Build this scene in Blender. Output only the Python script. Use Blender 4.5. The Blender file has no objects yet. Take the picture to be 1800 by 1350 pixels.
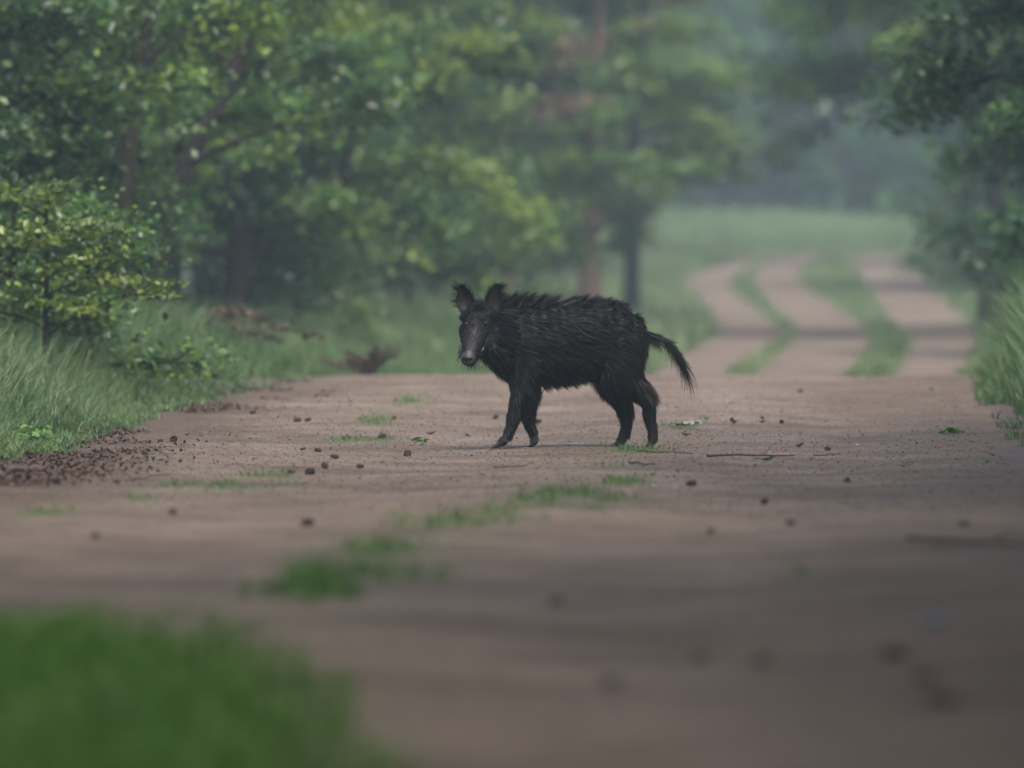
import bpy, bmesh, math, random
import numpy as np
from mathutils import Vector, Matrix, kdtree

# ------------------------------------------------------------------ camera, world, sun, exposure
sc = bpy.context.scene
COL = sc.collection
FPX, HORIZON, CAM_H, FOCUS = 15000.0, 440.0, 0.92, 40.0      # photo pixels (1800 wide); metres
cam_data = bpy.data.cameras.new('camera')
cam = bpy.data.objects.new('camera', cam_data); COL.objects.link(cam)
cam_data.sensor_width = 36; cam_data.lens = 300
cam_data.clip_start = 0.5; cam_data.clip_end = 1000
cam.location = (0, 0, CAM_H)
cam.rotation_euler = (math.radians(90) - math.atan((675 - HORIZON) / FPX), 0, 0)
cam_data.dof.use_dof = True
cam_data.dof.focus_distance = 39.9
cam_data.dof.aperture_fstop = 2.8
sc.camera = cam

SUN_EL, SUN_ROT = math.radians(52), math.radians(155)
world = bpy.data.worlds.new('World'); sc.world = world; world.use_nodes = True
wn = world.node_tree.nodes; wl = world.node_tree.links
wn.clear()
sky = wn.new('ShaderNodeTexSky'); sky.sky_type = 'NISHITA'; sky.sun_disc = False
sky.sun_elevation = SUN_EL; sky.sun_rotation = SUN_ROT
sky.air_density = 0.8; sky.dust_density = 5.0; sky.ozone_density = 1.0
bg = wn.new('ShaderNodeBackground'); bg.inputs[1].default_value = 0.12
wo = wn.new('ShaderNodeOutputWorld')
wl.new(sky.outputs[0], bg.inputs[0]); wl.new(bg.outputs[0], wo.inputs[0])

sun_data = bpy.data.lights.new('sun', 'SUN'); sun_data.energy = 1.1; sun_data.angle = math.radians(40)
sun_data.color = (1.0, 0.97, 0.92)
sun = bpy.data.objects.new('sun', sun_data); COL.objects.link(sun)
sdir = Vector((math.sin(SUN_ROT) * math.cos(SUN_EL), math.cos(SUN_ROT) * math.cos(SUN_EL), math.sin(SUN_EL)))
sun.rotation_euler = sdir.to_track_quat('Z', 'Y').to_euler()

sc.view_settings.view_transform = 'Standard'; sc.view_settings.look = 'None'
sc.view_settings.gamma = 1.0; sc.view_settings.use_curve_mapping = False
sc.view_settings.exposure = 1.75
sc.render.engine = 'CYCLES'
sc.cycles.use_denoising = True
sc.cycles.max_bounces = 6; sc.cycles.diffuse_bounces = 3; sc.cycles.glossy_bounces = 2
sc.cycles.transmission_bounces = 3; sc.cycles.volume_bounces = 2
sc.cycles.sample_clamp_indirect = 4.0

rng = np.random.default_rng(11)
random.seed(11)

# ------------------------------------------------------------------ helpers
def tag(o, label=None, cat=None, group=None, kind=None):
    if label: o['label'] = label
    if cat: o['category'] = cat
    if group: o['group'] = group
    if kind: o['kind'] = kind
    return o

def mesh_np(name, verts, faces_list, mats=(), smooth=True, attrs=None):
    """faces_list: list of int arrays (n,3) or (n,4)."""
    me = bpy.data.meshes.new(name)
    verts = np.asarray(verts, dtype=np.float32)
    loops = np.concatenate([np.asarray(f, dtype=np.int32).ravel() for f in faces_list])
    sizes = np.concatenate([np.full(len(f), f.shape[1], dtype=np.int32) for f in faces_list])
    starts = np.concatenate([[0], np.cumsum(sizes)[:-1]]).astype(np.int32)
    me.vertices.add(len(verts)); me.vertices.foreach_set('co', verts.ravel())
    me.loops.add(len(loops)); me.loops.foreach_set('vertex_index', loops)
    me.polygons.add(len(sizes)); me.polygons.foreach_set('loop_start', starts)
    me.polygons.foreach_set('loop_total', sizes)
    me.polygons.foreach_set('use_smooth', np.full(len(sizes), smooth))
    for m in mats: me.materials.append(m)
    if attrs:
        for k, v in attrs.items():
            a = me.attributes.new(k, 'FLOAT', 'POINT')
            a.data.foreach_set('value', np.asarray(v, dtype=np.float32))
    me.update(calc_edges=True); me.validate()
    return me

def link(name, me, parent=None):
    o = bpy.data.objects.new(name, me); COL.objects.link(o)
    if parent is not None: o.parent = parent
    return o

def empty(name, loc=(0, 0, 0), rz=0.0):
    o = bpy.data.objects.new(name, None); COL.objects.link(o)
    o.location = loc; o.rotation_euler = (0, 0, rz); o.empty_display_size = 0.2
    return o

def copy_tree(o, parent=None):
    c = o.copy(); COL.objects.link(c)
    if parent is not None: c.parent = parent
    for ch in list(o.children): copy_tree(ch, c)
    return c

def sstep(a, b, x):
    t = np.clip((np.asarray(x, dtype=float) - a) / (b - a), 0, 1)
    return t * t * (3 - 2 * t)

_perm = np.random.default_rng(3).random((256, 256))
def vnoise(x, y):
    x = np.asarray(x, dtype=float); y = np.asarray(y, dtype=float)
    xi = np.floor(x).astype(int); yi = np.floor(y).astype(int)
    fx = x - xi; fy = y - yi
    fx = fx * fx * (3 - 2 * fx); fy = fy * fy * (3 - 2 * fy)
    g = lambda a, b: _perm[a & 255, b & 255]
    return (g(xi, yi) * (1 - fx) + g(xi + 1, yi) * fx) * (1 - fy) + (g(xi, yi + 1) * (1 - fx) + g(xi + 1, yi + 1) * fx) * fy
def fbm(x, y, o=3):
    s = 0; a = 0.5
    for k in range(o):
        s = s + a * vnoise(np.asarray(x) * 2 ** k + 17 * k, np.asarray(y) * 2 ** k + 5 * k); a *= 0.5
    return s

# smooth monotone-ish interpolation through a table
def table(xs, ys):
    xs = np.array(xs, float); ys = np.array(ys, float)
    m = np.gradient(ys, xs)
    def f(x):
        x = np.clip(np.asarray(x, float), xs[0], xs[-1])
        i = np.clip(np.searchsorted(xs, x) - 1, 0, len(xs) - 2)
        h = xs[i + 1] - xs[i]; t = (x - xs[i]) / h
        return ((1 + 2 * t) * (1 - t) ** 2 * ys[i] + t * (1 - t) ** 2 * h * m[i]
                + t * t * (3 - 2 * t) * ys[i + 1] + t * t * (t - 1) * h * m[i + 1])
    return f

# ------------------------------------------------------------------ the lie of the land
profile = table([-40, 8, 30, 42, 50, 54, 58, 65, 72, 80, 88, 95, 99, 105, 118, 130, 142, 150, 158, 180, 220, 330],
                [0, 0, 0, 0.0, .085, .12, .05, -.24, -.24, -.13, -.06, -.03, -.10, -.03, .22, .45, .68, .80, .88, 1.12, 1.5, 2.6])
def pxX(px, d): return (px - 900.0) / FPX * d
ED = [-40, 8, 15, 25, 33, 43, 50, 55, 65, 75, 85, 95, 105, 120, 128, 140, 150, 158, 175, 330]
left_edge = table(ED, [-2.8, -2.8, -2.6, -2.4, -2.05, -1.87, -1.45, -1.0, .2, 1.2, 1.75, 2.25, 2.5, 2.55, 2.5, 3.4, 4.4, 7.5, 15, 15])
right_edge = table(ED, [1.2, 1.2, 1.3, 1.7, 2.1, 2.45, 2.7, 2.95, 3.5, 4.1, 4.65, 5.2, 5.75, 6.25, 6.4, 6.6, 7.3, 10.5, 18, 18])
centre_strip = table([8, 16, 21, 25, 29.5, 34, 38, 44, 54, 65], [-.55, -.62, -.72, -.42, -.1, .27, .55, .85, 1.25, 2.2])
left_strip = table([20, 30, 33.6, 38, 42, 48, 54, 65], [-2.0, -1.6, -1.16, -.95, -.78, -.55, -.2, 1.0])
# three wheel tracks beyond the rise: (left, right) of each, from photo columns
TD = [62, 78, 86, 95, 105, 116, 128, 142, 149, 160]
def trk(a): return table(TD, [pxX(p, d) for p, d in zip(a, TD)])
tracks = [(trk([1040, 1165, 1222, 1262, 1260, 1228, 1197, 1268, 1330, 1620]), trk([1160, 1290, 1349, 1385, 1368, 1318, 1282, 1335, 1392, 1650])),
          (trk([1215, 1341, 1380, 1400, 1394, 1357, 1328, 1350, 1393, 1650]), trk([1370, 1497, 1524, 1532, 1518, 1463, 1409, 1419, 1450, 1690])),
          (trk([1460, 1582, 1601, 1604, 1576, 1545, 1524, 1502, 1490, 1710]), trk([1600, 1690, 1714, 1722, 1704, 1668, 1633, 1596, 1605, 1800]))]

def height(x, d):
    x = np.asarray(x, float); d = np.asarray(d, float)
    z = profile(d)
    l = left_edge(d) - x; r = x - right_edge(d)
    z = z + .34 * sstep(.1, 3.2, l) * (1 - .6 * sstep(85, 120, d)) + .22 * sstep(.1, 2.5, r)
    z = z + .5 * sstep(3, 14, l) + .5 * sstep(3, 12, r)
    off = sstep(0.0, .5, np.maximum(l, r))
    z = z + (fbm(x * .9, d * .5) - .45) * .12 * off
    near = 1 - sstep(50, 62, d)
    wob = (fbm(x * 1.4 + 9, d * .35 + 4) - .44) * .022
    rut = -.022 * np.exp(-((x - centre_strip(d) + .85) / .38) ** 2) - .022 * np.exp(-((x - centre_strip(d) - .9) / .40) ** 2)
    calm = 1 - .75 * np.exp(-(((x - .2) / .8) ** 2 + ((d - 40) / 1.2) ** 2))
    z = z + (wob + rut) * near * (1 - off) * calm
    return z
def H(x, d): return float(height(x, d))
def ground_at_pixel(px, py):
    """march a photo pixel's ray to the ground: returns x, d, z"""
    prev = None
    for d in np.arange(12, 200, .05):
        x = pxX(px, d); zr = CAM_H - (py - HORIZON) / FPX * d
        if zr <= H(x, d): return x, d, H(x, d)
    return x, d, H(x, d)

PATCHES = [(668, 968, .17, 1.0), (655, 1003, .15, .7), (800, 920, .15, 1.0), (880, 905, .10, .8), (955, 885, .14, .9), (1010, 866, .16, .9), (1090, 846, .09, .7), (535, 1005, .10, .7),
           (1195, 757, .10, .5), (1115, 788, .16, .7), (1060, 880, .06, .5), (245, 880, .07, .5), (720, 726, .10, .8), (660, 748, .10, .7), (640, 772, .18, .5), (480, 832, .14, .5), (390, 852, .2, .6),
           (75, 905, .08, .6), (1408, 1010, .03, .35), (560, 1040, .12, .6)]
PATCHES = [((p - 900.0) * CAM_H / (q - HORIZON), CAM_H * FPX / (q - HORIZON), a * .85, b * .8) for p, q, a, b in PATCHES]
def grassy(x, d):
    """0 = bare dirt, 1 = green turf, on the track itself"""
    x = np.asarray(x, float); d = np.asarray(d, float)
    n = fbm(x * 3.0 + 1.7, d * .9 + 3, 3) - .44
    bound = -.40 - .02 * (d - 16) + n * .5
    fg = sstep(-.40, .40, bound - x) * (1 - sstep(15.5, 22.5, d + n * 7)) * sstep(-3.2, -2.0, x)
    near = fg
    n2 = fbm(x * 7 + 3, d * 2.4, 2) - .37
    for cx, cd, a, b in PATCHES:
        near = np.maximum(near, np.clip(1.15 * np.exp(-(((x - cx) / a) ** 2 + ((d - cd) / b) ** 2)) + n2 * 1.5, 0, 1) * (np.abs(x - cx) < 2 * a) * (np.abs(d - cd) < 2 * b))
    thin = np.exp(-((x - centre_strip(d)) / .22) ** 2) * .35 * sstep(.0, .12, n) * (1 - sstep(36, 44, d))
    near = np.maximum(near, thin)
    bare = np.zeros_like(x)
    for a, b in tracks:
        bare = np.maximum(bare, sstep(-.10, .10, x - a(d)) * sstep(-.10, .10, b(d) - x))
    far = (1 - bare) * .95
    w = sstep(57, 66, d)
    return near * (1 - w) + far * w

# ------------------------------------------------------------------ materials
def new_mat(name):
    m = bpy.data.materials.new(name); m.use_nodes = True
    nt = m.node_tree; nt.nodes.clear()
    out = nt.nodes.new('ShaderNodeOutputMaterial')
    p = nt.nodes.new('ShaderNodeBsdfPrincipled')
    nt.links.new(p.outputs[0], out.inputs[0])
    return m, nt, p, out
def node(nt, t, **kw):
    n = nt.nodes.new(t)
    for k, v in kw.items(): setattr(n, k, v)
    return n
def ramp(nt, src, stops):
    r = node(nt, 'ShaderNodeValToRGB')
    el = r.color_ramp.elements
    while len(el) > 1: el.remove(el[-1])
    el[0].position = stops[0][0]; el[0].color = (*stops[0][1], 1)
    for p, c in stops[1:]:
        e = el.new(p); e.color = (*c, 1)
    nt.links.new(src, r.inputs[0]); return r.outputs[0]
def noise(nt, scale, detail=4, rough=.55, coord=None, stretch=None):
    n = node(nt, 'ShaderNodeTexNoise'); n.inputs['Scale'].default_value = scale
    n.inputs['Detail'].default_value = detail; n.inputs['Roughness'].default_value = rough
    if coord is None:
        coord = node(nt, 'ShaderNodeTexCoord').outputs['Object']
    if stretch:
        mp = node(nt, 'ShaderNodeMapping'); mp.inputs['Scale'].default_value = stretch
        nt.links.new(coord, mp.inputs[0]); coord = mp.outputs[0]
    nt.links.new(coord, n.inputs['Vector']); return n.outputs['Fac']
def mixc(nt, fac, a, b, mode='MIX'):
    m = node(nt, 'ShaderNodeMix', data_type='RGBA', blend_type=mode)
    for s, v in ((m.inputs[0], fac), (m.inputs[6], a), (m.inputs[7], b)):
        if isinstance(v, (int, float)): s.default_value = v
        elif isinstance(v, tuple): s.default_value = (*v, 1)
        else: nt.links.new(v, s)
    return m.outputs[2]
def attr(nt, name):
    return node(nt, 'ShaderNodeAttribute', attribute_name=name).outputs['Fac']

def dirt_material():
    m, nt, p, out = new_mat('packed_dirt')
    base = ramp(nt, noise(nt, 1.3, 6, .62), [(.32, (.084, .062, .045)), (.5, (.138, .106, .080)), (.68, (.184, .146, .115))])
    base = mixc(nt, attr(nt, 'damp_and_band'), base, (.060, .043, .030))
    grit = ramp(nt, noise(nt, 55, 3, .7), [(.30, (.35, .35, .35)), (.5, (1, 1, 1)), (.72, (1.5, 1.45, 1.4))])
    c = mixc(nt, 1.0, base, grit, 'MULTIPLY')
    g2 = ramp(nt, noise(nt, 9, 5, .65), [(.3, (.72, .70, .68)), (.55, (1, 1, 1)), (.8, (1.16, 1.14, 1.12))])
    c = mixc(nt, 1.0, c, g2, 'MULTIPLY')
    turf = ramp(nt, noise(nt, 20, 4), [(.3, (.030, .046, .014)), (.7, (.070, .105, .030))])
    c = mixc(nt, attr(nt, 'turf'), c, turf)
    nt.links.new(c, p.inputs['Base Color'])
    p.inputs['Roughness'].default_value = .85
    p.inputs['Specular IOR Level'].default_value = .12
    b = node(nt, 'ShaderNodeBump'); b.inputs['Strength'].default_value = .6; b.inputs['Distance'].default_value = .012
    nt.links.new(noise(nt, 60, 5, .7), b.inputs['Height']); nt.links.new(b.outputs[0], p.inputs['Normal'])
    return m
def soil_material():
    m, nt, p, out = new_mat('forest_soil')
    litter = ramp(nt, noise(nt, 14, 5), [(.3, (.028, .020, .014)), (.6, (.075, .050, .034)), (.8, (.115, .085, .06))])
    turf = ramp(nt, noise(nt, 5, 5), [(.3, (.028, .050, .014)), (.7, (.070, .115, .032))])
    c = mixc(nt, attr(nt, 'turf'), litter, turf)
    nt.links.new(c, p.inputs['Base Color']); p.inputs['Roughness'].default_value = .9
    b = node(nt, 'ShaderNodeBump'); b.inputs['Strength'].default_value = .8; b.inputs['Distance'].default_value = .04
    nt.links.new(noise(nt, 18, 5, .7), b.inputs['Height']); nt.links.new(b.outputs[0], p.inputs['Normal'])
    return m
def leaf_material(name, dark, mid, light, rough=.32, trans=.38, spread=.5):
    m, nt, p, out = new_mat(name)
    rnd = node(nt, 'ShaderNodeObjectInfo').outputs['Random']
    t = node(nt, 'ShaderNodeMath', operation='MULTIPLY_ADD'); nt.links.new(rnd, t.inputs[0])
    t.inputs[1].default_value = .16; nt.links.new(attr(nt, 'tint'), t.inputs[2])
    sb = node(nt, 'ShaderNodeMath', operation='SUBTRACT'); nt.links.new(t.outputs[0], sb.inputs[0]); sb.inputs[1].default_value = .08
    c = ramp(nt, sb.outputs[0], [(.0, dark), (.5, mid), (1.0, light)])
    nt.links.new(c, p.inputs['Base Color'])
    p.inputs['Roughness'].default_value = rough; p.inputs['Specular IOR Level'].default_value = .5
    tr = node(nt, 'ShaderNodeBsdfTranslucent'); nt.links.new(c, tr.inputs[0])
    mx = node(nt, 'ShaderNodeMixShader'); mx.inputs[0].default_value = trans
    nt.links.new(p.outputs[0], mx.inputs[1]); nt.links.new(tr.outputs[0], mx.inputs[2])
    nt.links.new(mx.outputs[0], out.inputs[0])
    return m
def simple(name, stops, scale=12, rough=.8, bump=.0, stretch=None, bscale=40, spec=.4):
    m, nt, p, out = new_mat(name)
    c = ramp(nt, noise(nt, scale, 5, .6, None, stretch), stops)
    nt.links.new(c, p.inputs['Base Color']); p.inputs['Roughness'].default_value = rough
    p.inputs['Specular IOR Level'].default_value = spec
    if bump:
        b = node(nt, 'ShaderNodeBump'); b.inputs['Strength'].default_value = .8; b.inputs['Distance'].default_value = bump
        nt.links.new(noise(nt, bscale, 5, .6, None, stretch), b.inputs['Height']); nt.links.new(b.outputs[0], p.inputs['Normal'])
    return m

M_dirt = dirt_material(); M_soil = soil_material()
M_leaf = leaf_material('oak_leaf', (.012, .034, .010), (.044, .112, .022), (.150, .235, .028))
M_leaf_bright = leaf_material('young_leaf', (.018, .044, .010), (.074, .142, .022), (.200, .255, .030))
M_sapling = leaf_material('sapling_leaf', (.034, .062, .010), (.082, .142, .018), (.168, .212, .030))
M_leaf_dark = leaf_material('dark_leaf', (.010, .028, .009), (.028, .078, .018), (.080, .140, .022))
M_leaf_dead = leaf_material('withered_leaf', (.055, .032, .022), (.130, .074, .050), (.210, .130, .090), .7, .2)
M_bracken = leaf_material('dead_bracken', (.026, .016, .012), (.062, .038, .028), (.115, .076, .056), .8, .15)
M_grass = leaf_material('verge_grass', (.022, .050, .014), (.062, .122, .032), (.150, .205, .080), .45, .3)
M_grass_far = leaf_material('meadow_grass', (.040, .070, .024), (.085, .135, .045), (.165, .205, .080), .55, .3)
M_turf = leaf_material('short_turf', (.022, .066, .006), (.042, .128, .008), (.100, .195, .022), .5, .35)
M_bark = simple('dark_bark', [(.3, (.006, .005, .0045)), (.6, (.016, .013, .011)), (.8, (.034, .029, .025))], 9, .95, .015, (1, 1, .25), 30, .1)
M_pine_bark = simple('pine_bark', [(.3, (.040, .024, .018)), (.6, (.105, .062, .045)), (.8, (.170, .105, .078))], 7, .9, .02, (1, 1, .3), 24)
M_litter = leaf_material('leaf_litter', (.020, .013, .009), (.060, .034, .023), (.120, .075, .050), .8, .1)
M_stone = simple('grit', [(.32, (.045, .036, .028)), (.48, (.130, .102, .080)), (.72, (.235, .20, .17))], 11, .85, spec=.1)
M_twig = simple('twig_bark', [(.3, (.022, .016, .012)), (.7, (.075, .055, .042))], 40, .85, .002, None, 200)
M_cone = simple('pine_cone', [(.3, (.014, .009, .007)), (.7, (.050, .032, .024))], 60, .8)

# ------------------------------------------------------------------ ground and track
def spaced(parts):
    out = []
    for a, b, s in parts: out.append(np.arange(a, b, s))
    out.append([parts[-1][1]]); return np.unique(np.round(np.concatenate(out), 4))
def sheet(name, X, D, Z, mats, attrs):
    nd, nx = X.shape
    v = np.stack([X, D, Z], -1).reshape(-1, 3)
    i = np.arange(nd * nx).reshape(nd, nx)
    f = np.stack([i[:-1, :-1], i[:-1, 1:], i[1:, 1:], i[1:, :-1]], -1).reshape(-1, 4)
    return link(name, mesh_np(name, v, [f], mats, True, {k: a.ravel() for k, a in attrs.items()}))

dd = spaced([(-40, 8, 4), (8, 60, .5), (60, 160, 1), (160, 330, 6)])
xx = spaced([(-140, -16, 8), (-16, -6, 1), (-6, 9, .25), (9, 20, 1), (20, 140, 8)])
X, D = np.meshgrid(xx, dd)
Z = height(X, D)
inside = np.minimum(X - left_edge(D), right_edge(D) - X)
road_here = (D > -20) & (D < 166)
Z = Z - .05 * sstep(.0, .5, inside) * road_here                      # sinks under the track's own sheet
ol = np.maximum(left_edge(D) - X, X - right_edge(D))
turf = np.where(ol > 0, sstep(.35, .9, ol) * (.55 + .45 * sstep(.35, .6, fbm(X, D * .7))), 0)
turf = np.where((left_edge(D) - X) > 0, turf * (1 - .8 * sstep(1.6, 3.2, left_edge(D) - X) * (1 - sstep(90, 115, D))), turf)
turf = np.maximum(turf, sstep(158, 165, D) * .95)
ground = sheet('ground', X, D, Z, [M_soil], {'turf': turf})
tag(ground, 'grassy forest ground falling and rising beside the dirt track', 'ground', kind='structure')

dd = spaced([(-20, 12, 2), (12, 34, .2), (34, 58, .1), (58, 110, .3), (110, 165, .5)])
ss = np.linspace(0, 1, 150)
D = np.repeat(dd[:, None], len(ss), 1)
wl_ = left_edge(dd) - .12 + (fbm(dd * 1.7, dd * 0 + 2) - .45) * .5
wr_ = right_edge(dd) + .12 + (fbm(dd * 1.7, dd * 0 + 40) - .45) * .5
X = wl_[:, None] + (wr_ - wl_)[:, None] * ss[None, :]
Z = height(X, D) + .006 + (fbm(X * 9, D * 9, 3) - .44) * .012 * (1 - sstep(60, 70, D))
edge = np.minimum(X - wl_[:, None], wr_[:, None] - X)
Z = Z - .06 * (1 - sstep(0, .14, edge))                              # edges dive into the ground
damp_and_band = np.clip(1.0 * np.exp(-((D - 99 + .5 * np.sin(X * 2)) / 4.0) ** 2), 0, 1)  # darkens a band across the track at the far dip
dl = X - left_edge(D)
damp_and_band = np.maximum(damp_and_band, (1 - sstep(.1, .75, dl + (fbm(X * 2, D * 2) - .44) * 1.0)) * .75 * (1 - sstep(46, 60, D)))
damp_and_band = np.maximum(damp_and_band, .55 * np.exp(-(((X + 1.72) / .33) ** 2 + ((D - 36.3) / 1.5) ** 2)))
dr = right_edge(D) - X
damp_and_band = np.maximum(damp_and_band, (1 - sstep(.0, 1.3, dr + (fbm(X * 2 + 30, D * 1.2) - .44) * 1.2)) * .55 * (1 - sstep(50, 60, D)))
damp_and_band = np.maximum(damp_and_band, .5 * sstep(.52, .68, fbm(X * 1.3 + 60, D * .8 + 7)) * (1 - sstep(50, 60, D)))
road = sheet('dirt_track', X, D, Z, [M_dirt], {'turf': grassy(X, D) * .9, 'damp_and_band': damp_and_band})
tag(road, 'packed pinkish brown dirt track winding into the forest', 'dirt track', kind='structure')

# ------------------------------------------------------------------ grass (uncountable)
def blades(name, x, d, h, w, lean=.35, mat=None, tint=None, zoff=0.0, heads=0.0):
    n = len(x)
    z = height(x, d) + zoff
    az = rng.uniform(0, 2 * np.pi, n); fa = rng.uniform(0, np.pi, n)
    ln = h * lean * rng.uniform(.3, 1.6, n)
    dx, dy = np.cos(az) * ln, np.sin(az) * ln
    wx, wy = np.cos(fa) * w * .5, np.sin(fa) * w * .5
    V = np.zeros((n, 7, 3))
    for k, (t, ww) in enumerate(((0, 1.0), (.45, .85), (.8, .5))):
        bx = x + dx * t * t; by = d + dy * t * t; bz = z + h * t * (1 - .12 * lean * t)
        V[:, 2 * k, 0] = bx - wx * ww; V[:, 2 * k, 1] = by - wy * ww; V[:, 2 * k, 2] = bz
        V[:, 2 * k + 1, 0] = bx + wx * ww; V[:, 2 * k + 1, 1] = by + wy * ww; V[:, 2 * k + 1, 2] = bz
    V[:, 6, 0] = x + dx * 1.15; V[:, 6, 1] = d + dy * 1.15; V[:, 6, 2] = z + h * (1 - .3 * lean)
    V[:, :2, 2] -= .015
    b = np.arange(n)[:, None] * 7
    q = np.concatenate([b + np.array([[0, 1, 3, 2]]), b + np.array([[2, 3, 5, 4]])])
    t3 = b + np.array([[4, 5, 6]])
    if tint is None: tint = rng.normal(.5, .2, n)
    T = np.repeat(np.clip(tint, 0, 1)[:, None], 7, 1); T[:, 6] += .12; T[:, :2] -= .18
    me = mesh_np(name, V.reshape(-1, 3), [q, t3], [mat], True, {'tint': np.clip(T, 0, 1).ravel()})
    return link(name, me)

def tufted(n, f):
    """n root points in tufts: f(k) gives tuft centres"""
    k = max(1, n // 14)
    cx, cd = f(k)
    i = rng.integers(0, k, n)
    return cx[i] + rng.normal(0, .035, n), cd[i] + rng.normal(0, .05, n), i

# left verge
def f_left(k):
    d = rng.uniform(37, 84, k) ** 1.0
    lim = np.maximum(pxX(-120, d), left_edge(d) - 5.0)
    u = rng.random(k) ** 1.15
    x = left_edge(d) - .12 - u * (left_edge(d) - .12 - lim)
    return x, d
x, d, i = tufted(120000, f_left)
out = left_edge(d) - x
hgt = (.05 + .36 * sstep(.1, 1.15, out)) * (.55 + .75 * rng.random(len(x))) * (.72 + .55 * fbm(x * 1.2, d * .6)) * (1 - .35 * sstep(50, 66, d))
keep = (out > 0.05) & (fbm(x * 2.2 + 5, d * 1.4) + .25 * sstep(.1, .8, out) > .42)
tn = np.clip(rng.normal(.42, .20, len(x)) + (fbm(x * .8, d * .4) - .45) * .7 + (fbm(x * 4, d * 2.5) - .45) * .5 - .12 * sstep(1.7, 3.2, out), 0, 1)
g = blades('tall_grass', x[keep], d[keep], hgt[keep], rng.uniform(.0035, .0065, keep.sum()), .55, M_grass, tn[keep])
tag(g, 'tall soft green grass along the verge below the oaks', 'grass', kind='stuff')
# pale seed stalks standing above it
x, d, i = tufted(2600, f_left); out = left_edge(d) - x; k = out > .5
g = blades('seed_stalks', x[k], d[k], rng.uniform(.34, .58, k.sum()), np.full(k.sum(), .003), .4, M_grass, rng.uniform(.65, 1.0, k.sum()))
tag(g, 'pale thin seed stalks rising above the tall verge grass', 'grass', kind='stuff')
# right verge
def f_right(k):
    d = rng.uniform(14, 70, k)
    x = right_edge(d) + .02 + rng.random(k) ** 1.3 * 2.2
    return x, d
x, d, i = tufted(52000, f_right); out = x - right_edge(d)
hgt = (.05 + .60 * sstep(.0, .55, out) * sstep(42.6, 44.5, d + out * 1.2) + .12 * sstep(.1, .6, out)) * (.55 + .7 * rng.random(len(x)))
k = (out > 0) & (fbm(x * 2 + 80, d * 1.2) + .3 * sstep(.1, .6, out) > .40)
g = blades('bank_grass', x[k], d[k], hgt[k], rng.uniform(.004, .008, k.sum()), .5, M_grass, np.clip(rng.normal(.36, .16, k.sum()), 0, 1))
tag(g, 'tall dark green grass clump on the bank opposite the oaks', 'grass', kind='stuff')
# turf on the crown of the track and small patches, nearer than the rise
def by_field(n, d0, d1, x0, x1, thr=.3):
    d = rng.uniform(d0, d1, n * 6); x = rng.uniform(x0, x1, n * 6)
    gsy = grassy(x, d)
    k = np.flatnonzero((gsy > thr) & (rng.random(n * 6) < gsy))[:n]
    return x[k], d[k]
x, d = by_field(26000, 13, 24, -2.4, .6, .25)
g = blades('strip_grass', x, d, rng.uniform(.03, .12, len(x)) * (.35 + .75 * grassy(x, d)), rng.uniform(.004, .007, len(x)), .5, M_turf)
tag(g, 'blurred lush green grass strip growing along the middle of the track', 'grass', kind='stuff')
x, d = by_field(9000, 24, 56, -2.1, 1.6, .25)
g = blades('sparse_turf', x, d, rng.uniform(.015, .055, len(x)), rng.uniform(.003, .006, len(x)), .7, M_turf, np.clip(rng.normal(.5, .2, len(x)), 0, 1))
tag(g, 'low broken turf patches running up the track to the boar', 'grass', kind='stuff')
# meadow beyond the rise and turf between the wheel tracks
n = 80000
d = 62 + (176 - 62) * rng.random(n) ** .8
x = rng.uniform(0, 1, n) * (pxX(1950, d) - pxX(500, d)) + pxX(500, d)
gs = np.where((x > left_edge(d)) & (x < right_edge(d)), grassy(x, d), 1.0)
k = (rng.random(n) < gs * 1.0) & (gs > .5)
x, d = x[k], d[k]
onroad = (x > left_edge(d)) & (x < right_edge(d))
hh = np.where(onroad, rng.uniform(.05, .12, len(x)), rng.uniform(.08, .26, len(x)))
g = blades('meadow_grass', x, d, hh, rng.uniform(.012, .022, len(x)), .5, M_grass_far, np.clip(rng.normal(.5, .15, len(x)) + (fbm(x * .5, d * .15) - .45) * .8, 0, 1))
tag(g, 'pale hazy green grass round the winding tracks beyond the rise', 'grass', kind='stuff')

# grit on the track and litter along its left edge
def specks(name, x, d, s, mat, flat=.6, lift=.004):
    n = len(x)
    base = np.array([[1, 0, 0], [0, 1, 0], [-1, 0, 0], [0, -1, 0], [0, 0, 1], [0, 0, -1]], float)
    V = base[None] * (s[:, None, None]) * rng.uniform(.6, 1.3, (n, 6, 1)) * np.array([1, 1, flat])
    a = rng.uniform(0, 6.28, n); c, sn = np.cos(a)[:, None], np.sin(a)[:, None]
    vx = V[..., 0] * c - V[..., 1] * sn; vy = V[..., 0] * sn + V[..., 1] * c
    V[..., 0] = vx + x[:, None]; V[..., 1] = vy + d[:, None]
    V[..., 2] += (height(x, d) + .008 + s * flat * .3)[:, None]
    b = np.arange(n)[:, None] * 6
    F = np.concatenate([b + np.array([t]) for t in ((0, 1, 4), (1, 2, 4), (2, 3, 4), (3, 0, 4), (1, 0, 5), (2, 1, 5), (3, 2, 5), (0, 3, 5))])
    return link(name, mesh_np(name, V.reshape(-1, 3), [F], [mat], False))
n = 26000
d = rng.uniform(30, 55, n); x = left_edge(d) + .2 + rng.random(n) * (right_edge(d) - left_edge(d) - .3)
o = specks('gravel', x, d, .0020 + .0065 * rng.random(n) ** 3, M_stone)
tag(o, 'fine pale grit scattered over the packed dirt track', 'gravel', kind='stuff')

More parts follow.
